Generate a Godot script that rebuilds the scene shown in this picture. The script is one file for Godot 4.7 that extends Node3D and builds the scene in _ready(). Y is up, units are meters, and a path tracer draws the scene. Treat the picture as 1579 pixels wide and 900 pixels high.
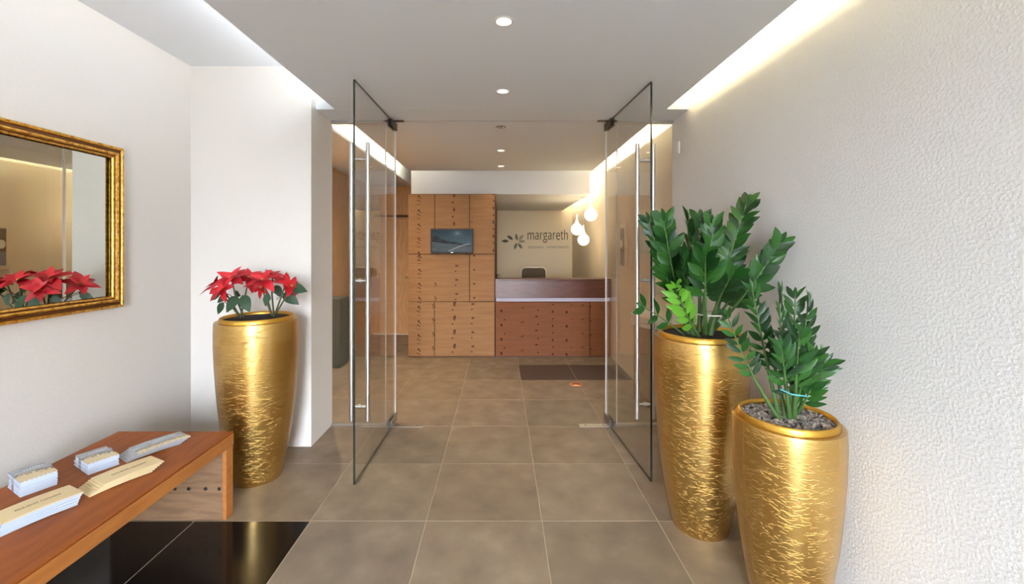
extends Node3D
# Hotel entrance lobby. Camera stands at (0, 1.42, 0) looking down -z. P(x, y, d): d = metres in front of the camera.

var rng := RandomNumberGenerator.new()
var M := {}
const CEIL := 2.42
const TOP := 2.70

func P(x: float, y: float, d: float) -> Vector3:
	return Vector3(x, y, -d)

# ---------------------------------------------------------------- nodes
func put(o: Node, called: String, parent: Node = self) -> Node:
	o.name = called
	if parent == self and has_node(NodePath(called)):
		var k := 1
		while has_node(NodePath("%s_%03d" % [called, k])):
			k += 1
		o.name = "%s_%03d" % [called, k]
	elif parent != self and parent.has_node(NodePath(called)):
		var k := 1
		while parent.has_node(NodePath("%s_%03d" % [called, k])):
			k += 1
		o.name = "%s_%03d" % [called, k]
	parent.add_child(o, true)
	return o

func tag(o: Node, label: String, category: String, group := "", kind := "") -> Node:
	o.set_meta("label", label)
	o.set_meta("category", category)
	if group != "":
		o.set_meta("group", group)
	if kind != "":
		o.set_meta("kind", kind)
	return o

func thing(called: String, label: String, category: String, at := Vector3.ZERO, turn := 0.0, group := "") -> Node3D:
	var o := Node3D.new()
	o.position = at
	o.rotation.y = turn
	put(o, called)
	tag(o, label, category, group)
	return o

# commit a SurfaceTool as one named mesh; under a thing the shape is given in the room's axes unless own is true
func done(called: String, st: SurfaceTool, m: Material, parent: Node = self, own := false) -> MeshInstance3D:
	st.generate_normals()
	var mesh := st.commit()
	return lay(called, mesh, m, parent, own)

func lay(called: String, mesh: Mesh, m: Material, parent: Node = self, own := false) -> MeshInstance3D:
	var o := MeshInstance3D.new()
	o.mesh = mesh
	o.material_override = m
	if parent != self and not own and parent.get_parent() == self:
		o.position = -(parent as Node3D).position
	put(o, called, parent)
	return o

func structure(called: String, st: SurfaceTool, m: Material, label: String, category: String) -> MeshInstance3D:
	var o := done(called, st, m)
	tag(o, label, category, "", "structure")
	return o

func stuff(o: Node) -> Node:
	o.set_meta("kind", "stuff")
	return o

# ---------------------------------------------------------------- shapes
func mb() -> SurfaceTool:
	var st := SurfaceTool.new()
	st.begin(Mesh.PRIMITIVE_TRIANGLES)
	st.set_smooth_group(-1)
	return st

func quad(st: SurfaceTool, a: Vector3, b: Vector3, c: Vector3, d: Vector3, uv := [Vector2(0, 1), Vector2(1, 1), Vector2(1, 0), Vector2(0, 0)]) -> void:
	var v := [a, b, c, d]
	for k in [0, 2, 1, 0, 3, 2]:
		st.set_uv(uv[k])
		st.add_vertex(v[k])

func tri(st: SurfaceTool, a: Vector3, b: Vector3, c: Vector3) -> void:
	for v in [a, c, b]:
		st.set_uv(Vector2.ZERO)
		st.add_vertex(v)

# box with chamfered edges
func bx(st: SurfaceTool, c: Vector3, s: Vector3, ch := 0.0, t := Transform3D.IDENTITY) -> void:
	st.set_smooth_group(-1)
	var h := s / 2.0
	ch = minf(ch, 0.45 * minf(s.x, minf(s.y, s.z)))
	var f := func(x: float, y: float, z: float) -> Vector3: return t * (c + Vector3(x, y, z))
	for ax in 3:
		for sg in [-1.0, 1.0]:
			var u := (ax + 1) % 3
			var w := (ax + 2) % 3
			var pts := []
			for q in [[-1, -1], [1, -1], [1, 1], [-1, 1]]:
				var v := Vector3.ZERO
				v[ax] = sg * h[ax]
				v[u] = q[0] * (h[u] - ch)
				v[w] = q[1] * (h[w] - ch)
				pts.append(t * (c + v))
			if sg > 0:
				quad(st, pts[0], pts[1], pts[2], pts[3])
			else:
				quad(st, pts[3], pts[2], pts[1], pts[0])
	if ch <= 0.0:
		return
	for ax in 3:
		var u := (ax + 1) % 3
		var w := (ax + 2) % 3
		for q in [[1, 1], [-1, 1], [-1, -1], [1, -1]]:
			var pts := []
			for e in [[-1, 0], [1, 0], [1, 1], [-1, 1]]:
				var v := Vector3.ZERO
				v[ax] = e[0] * (h[ax] - ch)
				v[u] = q[0] * (h[u] - (ch if e[1] == 1 else 0.0))
				v[w] = q[1] * (h[w] - (ch if e[1] == 0 else 0.0))
				pts.append(t * (c + v))
			if q[0] * q[1] > 0:
				quad(st, pts[3], pts[2], pts[1], pts[0])
			else:
				quad(st, pts[0], pts[1], pts[2], pts[3])
	for sx in [-1, 1]:
		for sy in [-1, 1]:
			for sz in [-1, 1]:
				var s3 := Vector3(sx, sy, sz)
				var a = t * (c + s3 * (h - Vector3(0, ch, ch)))
				var b = t * (c + s3 * (h - Vector3(ch, 0, ch)))
				var d = t * (c + s3 * (h - Vector3(ch, ch, 0)))
				if sx * sy * sz > 0:
					tri(st, a, b, d)
				else:
					tri(st, a, d, b)

# box between two corners given as x, y, depth
func slab(st: SurfaceTool, x0: float, x1: float, y0: float, y1: float, d0: float, d1: float, ch := 0.0) -> void:
	bx(st, P((x0 + x1) / 2, (y0 + y1) / 2, (d0 + d1) / 2), Vector3(absf(x1 - x0), absf(y1 - y0), absf(d1 - d0)), ch)

func block(x0: float, x1: float, y0: float, y1: float, d0: float, d1: float, ch := 0.0) -> SurfaceTool:
	var st := mb()
	slab(st, x0, x1, y0, y1, d0, d1, ch)
	return st

# solid of revolution round y at c; a repeated profile point starts a hard edge
func lathe(st: SurfaceTool, prof: Array, c: Vector3, seg := 32, t := Transform3D.IDENTITY, around := 1.0) -> void:
	var group := 2
	var run := 0.0
	for i in prof.size() - 1:
		var a: Vector2 = prof[i]
		var b: Vector2 = prof[i + 1]
		if a.distance_to(b) < 1e-6:
			group += 1
			continue
		st.set_smooth_group(group)
		var nxt := run + a.distance_to(b)
		for k in seg:
			var t0 := TAU * k / seg
			var t1 := TAU * (k + 1) / seg
			var pa := t * (c + Vector3(a.x * cos(t0), a.y, -a.x * sin(t0)))
			var pb := t * (c + Vector3(a.x * cos(t1), a.y, -a.x * sin(t1)))
			var pc := t * (c + Vector3(b.x * cos(t1), b.y, -b.x * sin(t1)))
			var pd := t * (c + Vector3(b.x * cos(t0), b.y, -b.x * sin(t0)))
			var u0 := around * k / seg
			var u1 := around * (k + 1) / seg
			quad(st, pa, pb, pc, pd, [Vector2(u0, -run), Vector2(u1, -run), Vector2(u1, -nxt), Vector2(u0, -nxt)])
		run = nxt
	st.set_smooth_group(-1)

# round bar through points, radius may change along it
func tube(st: SurfaceTool, pts: Array, rad: Array, seg := 10, caps := true) -> void:
	var rings := []
	var n := pts.size()
	var side := Vector3.ZERO
	for i in n:
		var d: Vector3 = ((pts[mini(i + 1, n - 1)] as Vector3) - (pts[maxi(i - 1, 0)] as Vector3)).normalized()
		if side == Vector3.ZERO:
			side = d.cross(Vector3.UP if absf(d.y) < 0.9 else Vector3.RIGHT).normalized()
		side = (side - d * side.dot(d)).normalized()
		var up := d.cross(side)
		var r: float = rad[mini(i, rad.size() - 1)]
		var ring := []
		for k in seg:
			ring.append((pts[i] as Vector3) + (side * cos(TAU * k / seg) + up * sin(TAU * k / seg)) * r)
		rings.append(ring)
	st.set_smooth_group(5)
	for i in n - 1:
		for k in seg:
			var j := (k + 1) % seg
			quad(st, rings[i][k], rings[i][j], rings[i + 1][j], rings[i + 1][k])
	st.set_smooth_group(-1)
	if caps:
		for k in seg:
			var j := (k + 1) % seg
			tri(st, pts[0], rings[0][j], rings[0][k])
			tri(st, pts[n - 1], rings[n - 1][k], rings[n - 1][j])

# flat outline (counter-clockwise, in the xy of t) given a thickness along the z of t
func prism(st: SurfaceTool, poly: PackedVector2Array, thick: float, t: Transform3D) -> void:
	st.set_smooth_group(-1)
	var idx := Geometry2D.triangulate_polygon(poly)
	if Geometry2D.is_polygon_clockwise(poly):
		poly.reverse()
		idx = Geometry2D.triangulate_polygon(poly)
	for i in range(0, idx.size(), 3):
		var a := poly[idx[i]]
		var b := poly[idx[i + 1]]
		var c := poly[idx[i + 2]]
		if (b - a).cross(c - a) < 0:
			var w := b
			b = c
			c = w
		tri(st, t * Vector3(a.x, a.y, thick), t * Vector3(b.x, b.y, thick), t * Vector3(c.x, c.y, thick))
		tri(st, t * Vector3(a.x, a.y, 0), t * Vector3(c.x, c.y, 0), t * Vector3(b.x, b.y, 0))
	for i in poly.size():
		var a := poly[i]
		var b := poly[(i + 1) % poly.size()]
		quad(st, t * Vector3(a.x, a.y, 0), t * Vector3(b.x, b.y, 0), t * Vector3(b.x, b.y, thick), t * Vector3(a.x, a.y, thick))

func oval(a: float, b: float, n := 20) -> PackedVector2Array:
	var p := PackedVector2Array()
	for k in n:
		p.append(Vector2(a * cos(TAU * k / n), b * sin(TAU * k / n)))
	return p

# a folded, curved leaf: length along +y, width along x, upper face towards +z
func leaf_mesh(ln: float, wd: float, fold: float, curl: float, widest := 0.45, segs := 7) -> ArrayMesh:
	var st := mb()
	st.set_smooth_group(3)
	var rows := []
	for i in segs + 1:
		var t := float(i) / segs
		var w := wd * 0.5 * pow(sin(PI * pow(t, log(0.5) / log(widest))), 0.85) if i > 0 and i < segs else 0.0015
		var y := ln * t
		var z := -curl * ln * t * t
		rows.append([Vector3(-w, y, z + fold * w), Vector3(0, y, z), Vector3(w, y, z + fold * w)])
	for i in segs:
		for k in 2:
			quad(st, rows[i][k], rows[i][k + 1], rows[i + 1][k + 1], rows[i + 1][k])
	st.generate_normals()
	return st.commit()

# ---------------------------------------------------------------- materials
func col(r: float, g: float, b: float) -> Color:
	return Color(r / 255.0, g / 255.0, b / 255.0)

func mat(c: Color, rough := 0.6, metal := 0.0) -> StandardMaterial3D:
	var m := StandardMaterial3D.new()
	m.albedo_color = c
	m.roughness = rough
	m.metallic = metal
	return m

func noise(seed_: int, freq: float, stops: Array, octaves := 4, size := 512, kind := FastNoiseLite.TYPE_SIMPLEX_SMOOTH) -> NoiseTexture2D:
	var n := FastNoiseLite.new()
	n.seed = seed_
	n.frequency = freq
	n.noise_type = kind
	n.fractal_octaves = octaves
	var t := NoiseTexture2D.new()
	t.width = size
	t.height = size
	t.seamless = true
	t.noise = n
	var g := Gradient.new()
	g.offsets = PackedFloat32Array()
	g.colors = PackedColorArray()
	var offs := PackedFloat32Array()
	var cols := PackedColorArray()
	for s in stops:
		offs.append(s[0])
		cols.append(s[1])
	g.offsets = offs
	g.colors = cols
	t.color_ramp = g
	return t

func tri_map(m: StandardMaterial3D, scale: Vector3, offset := Vector3.ZERO) -> StandardMaterial3D:
	m.uv1_triplanar = true
	m.uv1_world_triplanar = true
	m.uv1_scale = scale
	m.uv1_offset = offset
	m.uv1_triplanar_sharpness = 8.0
	return m

func relief(m: StandardMaterial3D, t: Texture2D, cm: float) -> void:
	m.heightmap_enabled = true
	m.heightmap_texture = t
	m.heightmap_scale = cm

func glow(c: Color, energy: float) -> StandardMaterial3D:
	var m := mat(c, 0.5)
	m.emission_enabled = true
	m.emission = c
	m.emission_energy_multiplier = energy
	return m

func glass(c: Color, a: float) -> StandardMaterial3D:
	var m := mat(Color(c.r, c.g, c.b, a), 0.0)
	m.transparency = BaseMaterial3D.TRANSPARENCY_ALPHA
	m.metallic_specular = 0.5
	return m

func wood(seed_: int, dark: Color, light: Color, scale: Vector3, rough: float) -> StandardMaterial3D:
	var m := mat(Color.WHITE, rough)
	m.albedo_texture = noise(seed_, 0.012, [[0.0, dark], [0.45, dark.lerp(light, 0.55)], [0.7, light], [1.0, dark.lerp(light, 0.7)]], 5)
	return tri_map(m, scale)

# gold leaf: torn overlapping squares and short raised cracks running round the pot
func gold_images() -> Array:
	var w := 1024
	var h := 1024
	var bump := Image.create(w, h, false, Image.FORMAT_RGBA8)
	bump.fill(Color(0.45, 0.45, 0.45))
	var tone := Image.create(w, h, false, Image.FORMAT_RGBA8)
	tone.fill(col(222, 178, 84))
	var r := RandomNumberGenerator.new()
	r.seed = 77
	for gy in 8:
		for gx in 9:
			var c := col(212, 174, 98).lerp(col(204, 162, 84), r.randf())
			var x0 := gx * 114 + r.randi_range(-6, 6)
			var y0 := gy * 128 + r.randi_range(-6, 6)
			tone.fill_rect(Rect2i(x0, y0, 118, 132), c)
			var e := r.randf_range(0.43, 0.47)
			bump.fill_rect(Rect2i(x0, y0, 118, 132), Color(e, e, e))
	for k in 2600:
		var x := r.randi_range(0, w - 1)
		var y := r.randi_range(0, h - 1)
		var ln := r.randi_range(8, 54)
		var up := r.randf() < 0.7
		var v := r.randf_range(0.62, 1.0) if up else r.randf_range(0.0, 0.25)
		var yy := float(y)
		var slope := r.randf_range(-0.35, 0.35)
		for i in ln:
			yy += slope + r.randf_range(-0.8, 0.8)
			var thick := 1 + int(2.2 * sin(PI * i / ln) * r.randf())
			for j in thick:
				bump.set_pixel((x + i) % w, posmod(int(yy) + j, h), Color(v, v, v))
	return [tone, bump]

# drilled veneer marks: columns of dark dots that repeat up the panel
func panel_image(w_m: float, h_m: float, base: Color, columns: Array, seed_: int) -> ImageTexture:
	var ppm := 440.0
	var w := int(w_m * ppm)
	var h := int(h_m * ppm)
	var im := Image.create(w, h, false, Image.FORMAT_RGBA8)
	var n := FastNoiseLite.new()
	n.seed = seed_
	n.frequency = 0.008
	n.fractal_octaves = 4
	for y in h:
		for x in w:
			var v := n.get_noise_2d(x * 0.5, y * 6.0) * 0.07 + n.get_noise_2d(x * 0.12 + 900, y * 22.0) * 0.02
			im.set_pixel(x, y, Color(base.r * (1 + v), base.g * (1 + v * 1.1), base.b * (1 + v * 1.3)))
	var dark := col(50, 26, 22)
	for c in columns:
		# [x in metres, lowest mark in metres from the bottom, top limit, list of [dx, dy, half width, half height, strength]]
		var y0: float = c[1]
		while y0 < c[2]:
			for s in c[3]:
				var cx: float = (c[0] + s[0]) * ppm
				var cy: float = h - (y0 + s[1]) * ppm
				var a: float = s[2] * ppm * 1.22
				var b: float = s[3] * ppm * 1.22
				for py in range(int(cy - b - 1), int(cy + b + 2)):
					for px in range(int(cx - a - 1), int(cx + a + 2)):
						if px < 0 or py < 0 or px >= w or py >= h:
							continue
						var dd := Vector2((px - cx) / a, (py - cy) / b).length()
						if dd < 1.0:
							im.set_pixel(px, py, im.get_pixel(px, py).lerp(dark, s[4] * clampf((1.0 - dd) * 3.0, 0.0, 1.0)))
			y0 += 0.181
	return ImageTexture.create_from_image(im)

func make_materials() -> void:
	var stucco := noise(3, 0.035, [[0.0, Color.BLACK], [0.35, Color(0.25, 0.25, 0.25)], [1.0, Color.WHITE]], 3)
	M.plaster = mat(col(232, 231, 229), 0.85)
	tri_map(M.plaster, Vector3(3.6, 3.6, 3.6))
	relief(M.plaster, stucco, 0.15)
	M.plaster_smooth = mat(col(230, 225, 218), 0.85)
	tri_map(M.plaster_smooth, Vector3(2.4, 2.4, 2.4))
	relief(M.plaster_smooth, stucco, 0.08)
	M.ceiling = mat(col(234, 239, 242), 0.9)
	M.white = mat(col(242, 245, 248), 0.85)
	M.beige = mat(col(226, 212, 186), 0.85)
	M.grout = mat(col(176, 160, 140), 0.9)
	var stone := noise(11, 0.006, [[0.0, col(118, 105, 90)], [0.4, col(133, 119, 102)], [0.62, col(138, 124, 106)], [1.0, col(154, 139, 120)]], 6, 1024)
	var worn := noise(12, 0.02, [[0.0, Color(0.36, 0.36, 0.36)], [1.0, Color(0.62, 0.62, 0.62)]], 4)
	var pits := noise(14, 0.05, [[0.0, Color.BLACK], [0.4, Color(0.6, 0.6, 0.6)], [1.0, Color.WHITE]], 4)
	M.tiles = []
	for k in 5:
		var m := mat([col(255, 250, 246), col(240, 238, 236), col(248, 240, 232), col(232, 230, 226), col(250, 246, 240)][k], 0.95)
		m.albedo_texture = stone
		m.roughness_texture = worn
		tri_map(m, Vector3(0.55, 0.55, 0.55), Vector3(k * 0.37, k * 0.71, k * 0.53))
		relief(m, pits, 0.03)
		M.tiles.append(m)
	M.black_stone = mat(col(18, 17, 18), 0.12)
	M.black_stone.metallic_specular = 0.4
	M.dark_mat = mat(col(66, 50, 45), 0.6)
	M.steel = mat(col(196, 200, 206), 0.25, 1.0)
	M.brushed = mat(col(205, 203, 198), 0.36, 1.0)
	M.dark_steel = mat(col(90, 88, 86), 0.35, 1.0)
	M.pane = glass(col(120, 118, 92), 0.06)
	M.pane_edge = mat(col(36, 44, 38), 0.15)
	M.bench = wood(21, col(124, 64, 24), col(144, 78, 30), Vector3(3.0, 3.0, 0.5), 0.5)
	M.bench.metallic_specular = 0.3
	M.bench_leg = wood(22, col(112, 84, 60), col(138, 108, 80), Vector3(0.6, 5.0, 3.0), 0.5)
	M.fascia = wood(23, col(160, 98, 44), col(178, 114, 56), Vector3(4.0, 4.0, 0.5), 0.45)
	M.walnut = wood(24, col(66, 34, 26), col(96, 52, 38), Vector3(0.7, 9.0, 4.0), 0.3)
	M.honey = wood(25, col(200, 146, 88), col(216, 164, 106), Vector3(3.0, 0.6, 3.0), 0.5)
	M.joint = mat(col(70, 40, 26), 0.8)
	var gi := gold_images()
	var gb := ImageTexture.create_from_image(gi[1])
	M.gold = mat(Color.WHITE, 0.32, 1.0)
	M.gold.albedo_texture = ImageTexture.create_from_image(gi[0])
	relief(M.gold, gb, 0.32)
	M.gold.clearcoat_enabled = true
	M.gold.clearcoat = 0.8
	M.gold.clearcoat_roughness = 0.22
	M.gold_rim = mat(col(214, 168, 74), 0.38, 1.0)
	M.frame_gold = mat(Color.WHITE, 0.38, 0.85)
	M.frame_gold.albedo_texture = noise(31, 0.03, [[0.0, col(96, 56, 16)], [0.3, col(190, 138, 52)], [0.6, col(222, 172, 78)], [1.0, col(240, 200, 110)]], 5)
	tri_map(M.frame_gold, Vector3(2, 2, 2))
	M.frame_dark = mat(col(104, 60, 22), 0.5, 0.5)
	M.mirror = mat(col(232, 236, 230), 0.0, 1.0)
	M.soil = mat(col(38, 28, 24), 0.95)
	relief(M.soil, noise(33, 0.06, [[0.0, Color.BLACK], [1.0, Color.WHITE]], 4, 256), 1.2)
	tri_map(M.soil, Vector3(3, 3, 3))
	M.leaf = []
	for c in [col(26, 68, 22), col(38, 82, 26), col(18, 50, 18)]:
		var m := mat(c, 0.38)
		m.metallic_specular = 0.4
		m.backlight_enabled = true
		m.backlight = Color(0.06, 0.10, 0.02)
		M.leaf.append(m)
	M.leaf_young = mat(col(88, 146, 38), 0.35)
	M.leaf_young.backlight_enabled = true
	M.leaf_young.backlight = Color(0.2, 0.3, 0.08)
	M.zz_stem = mat(col(66, 98, 46), 0.5)
	M.bract = []
	for c in [col(186, 16, 30), col(164, 10, 24), col(200, 28, 40)]:
		var m := mat(c, 0.55)
		m.backlight_enabled = true
		m.backlight = Color(0.16, 0.02, 0.02)
		M.bract.append(m)
	M.p_leaf = mat(col(24, 56, 26), 0.55)
	M.p_stem = mat(col(70, 72, 44), 0.7)
	M.yellow = mat(col(176, 120, 40), 0.6)
	M.paper = mat(col(236, 238, 242), 0.6)
	M.paper_blue = mat(col(206, 216, 232), 0.55)
	M.beige_paper = mat(col(228, 204, 158), 0.6)
	M.grey_paper = mat(col(176, 176, 180), 0.5)
	M.ink = mat(col(74, 52, 40), 0.7)
	M.black = mat(col(26, 25, 24), 0.5)
	M.chair = mat(col(72, 60, 46), 0.8)
	M.cream = mat(col(232, 216, 184), 0.5)
	M.cabinet = mat(col(62, 62, 54), 0.5)
	M.plastic = mat(col(238, 236, 230), 0.4)
	M.cord = mat(col(230, 226, 216), 0.5)
	M.logo_dark = mat(col(80, 78, 62), 0.6)
	M.logo_mid = mat(col(124, 120, 100), 0.6)
	M.logo_pale = mat(col(164, 154, 128), 0.6)
	M.orange = mat(col(228, 142, 98), 0.5)

# ---------------------------------------------------------------- lights
func area(pos: Vector3, towards: Vector3, size: Vector2, c: Color, energy: float, called: String, parent: Node = self) -> void:
	var l := AreaLight3D.new()
	l.area_size = size
	l.light_color = c
	l.light_energy = energy
	l.shadow_enabled = true
	l.area_range = 14.0
	l.area_attenuation = 2.0
	put(l, called, parent)
	var y := Vector3.UP if absf(towards.normalized().y) < 0.95 else Vector3.BACK
	# the long side of the light runs along its x
	var z := -towards.normalized()
	var x := Vector3.BACK if absf(z.dot(Vector3.BACK)) < 0.9 else Vector3.RIGHT
	x = (x - z * x.dot(z)).normalized()
	y = z.cross(x)
	l.global_transform = Transform3D(Basis(x, y, z), pos)

func cove(x: float, d0: float, d1: float, energy: float, c: Color, label: String) -> void:
	var s := signf(x)
	var mid := (d0 + d1) / 2
	var t := thing("cove_light", label, "light", P(x, 2.505, mid))
	done("channel", block(x - 0.018, x + 0.018, 2.5, 2.512, d0, d1), M.dark_steel, t)
	var dir := Vector3(s * 0.72, 0.69, 0)
	var st := mb()
	bx(st, P(x, 2.53, mid), Vector3(0.016, 0.012, d1 - d0))
	done("led_strip", st, glow(c, 3.0), t)
	area(P(x, 2.53, mid) + dir * 0.014, dir, Vector2(d1 - d0, 0.02), c, energy, "strip_light", t)

func _ready() -> void:
	rng.seed = 5
	# --- camera
	var cam := Camera3D.new()
	cam.projection = Camera3D.PROJECTION_FRUSTUM
	cam.near = 0.05
	cam.far = 60.0
	cam.size = 900.0 / 660.0 * 0.05
	cam.frustum_offset = Vector2(17.5, -70.0) / 660.0 * 0.05
	cam.position = Vector3(0, 1.42, 0)
	put(cam, "camera")
	cam.current = true
	# --- sky, exposure
	var env := Environment.new()
	var sm := ProceduralSkyMaterial.new()
	sm.sky_top_color = col(206, 222, 244)
	sm.sky_horizon_color = col(240, 244, 250)
	sm.ground_bottom_color = col(150, 152, 156)
	sm.ground_horizon_color = col(196, 200, 206)
	sm.sky_energy_multiplier = 6.3
	sm.ground_energy_multiplier = 4.2
	env.sky = Sky.new()
	env.sky.sky_material = sm
	env.background_mode = Environment.BG_SKY
	env.tonemap_mode = Environment.TONE_MAPPER_LINEAR
	env.tonemap_exposure = 0.97
	env.sdfgi_enabled = true
	env.ssao_enabled = true
	env.ssil_enabled = true
	var we := WorldEnvironment.new()
	we.environment = env
	put(we, "environment")
	make_materials()
	# --- cove lights on top of the dropped ceilings
	var warm := col(255, 234, 184)
	var cool := col(238, 245, 252)
	var far_c := col(255, 243, 214)
	cove(-1.17, -2.5, 3.02, 3.0, cool, "hidden cove light along the dropped ceiling edge above the gold mirror and bench")
	cove(1.17, -2.5, 3.02, 8.0, warm, "hidden cove light in the ceiling slot above the gold planters")
	cove(-1.08, 3.55, 5.6, 9.5, far_c, "hidden cove light in the slot beyond the left glass door")
	cove(1.08, 3.55, 5.6, 9.5, far_c, "hidden cove light in the slot beyond the right glass door")

	var slot := thing("cove_light", "hidden cove light in the slot beside the bulkhead above the pendants", "light", P(1.235, 2.42, 7.2))
	done("channel", block(1.2255, 1.232, 2.40, 2.44, 6.0, 8.4), M.dark_steel, slot)
	done("led_strip", block(1.232, 1.236, 2.41, 2.43, 6.0, 8.4), glow(far_c, 3.0), slot)
	area(P(1.242, 2.42, 7.2), Vector3(0.95, -0.3, 0), Vector2(2.4, 0.02), far_c, 1.8, "strip_light", slot)

	build_shell()
	build_glass_front()
	build_reception()
	build_ceiling_lights()
	build_mirror()
	build_bench()
	build_planters()
	build_plants()
	build_small_things()
	build_prints()

# ---------------------------------------------------------------- the room
func build_shell() -> void:
	var fl := structure("floor", block(-2.6, 1.8, -0.2, -0.0015, -3.0, 9.0), M.grout, "grey brown stone tile floor with pale thin joints", "floor")
	var full := mb()
	bx(full, Vector3.ZERO, Vector3(0.596, 0.012, 0.581), 0.0015)
	full.generate_normals()
	var tile := full.commit()
	for r in range(-2, 14):
		var z0 := 2.2156 + 0.585 * (r - 6)
		for c in 6:
			var x0 := -2.186 + 0.6 * c
			var m: Material = M.tiles[rng.randi_range(0, 4)]
			if (r == 5 or r == 4) and c < 2:
				m = M.black_stone
			if r == 10 and c >= 4:
				m = M.dark_mat
			var o := lay("tile", tile, m, fl, true)
			o.position = P(x0 + 0.3, -0.006 + (0.0006 if m == M.dark_mat else 0.0), z0 + 0.2925)
			if m == M.black_stone:
				o.set_meta("label", "polished black stone tile")
			if m == M.dark_mat:
				o.set_meta("label", "dark brown inset tile before the counter")
	# near room
	structure("wall_left", block(-2.4, -2.2, 0, TOP, -2.8, 3.24), M.plaster_smooth, "white plaster wall behind the gold mirror and the wooden bench", "wall")
	structure("wall_left_front", block(-2.4, -1.345, 0, TOP, 3.04, 3.42), M.plaster_smooth, "short white wall facing the entrance behind the poinsettia planter", "wall")
	structure("wall_right", block(1.37, 1.62, 0, TOP, -2.8, 3.42), M.plaster, "rough white plaster wall behind the two zz plants", "wall")
	var ent := mb()
	slab(ent, -2.4, -0.62, 0, TOP, -3.0, -2.6)
	slab(ent, 0.62, 1.62, 0, TOP, -3.0, -2.6)
	slab(ent, -0.62, 0.62, 2.35, TOP, -3.0, -2.6)
	structure("wall_front", ent, M.plaster, "white wall round the street entrance opening, behind the viewer", "wall")
	structure("ceiling_upper", block(-2.6, 1.8, TOP, TOP + 0.2, -3.0, 9.0), M.white, "white upper ceiling glowing in the slots", "ceiling")
	var ce := mb()
	slab(ce, -1.21, 1.21, CEIL, 2.5, -2.6, 3.12, 0.003)
	slab(ce, -1.345, 1.37, CEIL, TOP, 3.12, 3.46)
	slab(ce, -1.21, 1.21, CEIL, 2.5, 3.46, 5.64, 0.003)
	structure("ceiling", ce, M.ceiling, "dropped grey white ceiling with round downlights between the light slots", "ceiling")
	# far room
	structure("wall_right_far", block(1.42, 1.62, 0, TOP, 3.42, 8.7), M.beige, "beige reception side wall beyond the right glass door", "wall")
	structure("wall_back", block(-2.3, 1.62, 0, TOP, 8.5, 8.8), M.beige, "beige back wall with the grey leaf logo and lettering", "wall")
	structure("ceiling_bulkhead", block(-1.225, 1.225, 2.135, TOP, 5.86, 8.5, 0.003), M.white, "white dropped bulkhead above the reception counter", "ceiling")
	structure("ceiling_aisle", block(-2.3, -1.42, 2.40, TOP, 3.42, 6.95), M.white, "low side aisle ceiling beyond the left glass pane", "ceiling")
	structure("wall_left_far", block(-2.3, -2.1, 0, 2.4, 3.42, 6.95), M.honey, "honey wood wall beside the dark cabinet", "wall")
	structure("wall_aisle_end", block(-2.3, -1.19, 0, TOP, 6.95, 7.1), M.honey, "honey wood end wall with the flush door left of the panelling", "wall")
	# flush door in the end wall
	var d := Node3D.new()
	d.position = P(-1.55, 0, 6.95)
	put(d, "door_1")
	tag(d, "flush honey wood door with a dark frame line left of the wall panelling", "door", "", "structure")
	done("door_leaf", block(-1.98, -1.22, 0.02, 1.87, 6.915, 6.948, 0.003), M.honey, d)
	done("door_head", block(-2.03, -1.2, 1.9, 1.925, 6.9, 6.948, 0.002), M.joint, d)
	done("door_head", block(-2.03, -1.2, 1.945, 1.96, 6.9, 6.948, 0.002), M.honey, d)
	done("threshold", block(-2.05, -1.2, 0.0, 0.018, 6.9, 6.948), M.cream, d)
	var h := mb()
	tube(h, [P(-1.43, 0.93, 6.915), P(-1.43, 0.93, 6.87)], [0.009], 10)
	tube(h, [P(-1.43, 0.93, 6.87), P(-1.54, 0.93, 6.87)], [0.009], 10)
	done("door_handle", h, M.steel, d)

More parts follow.
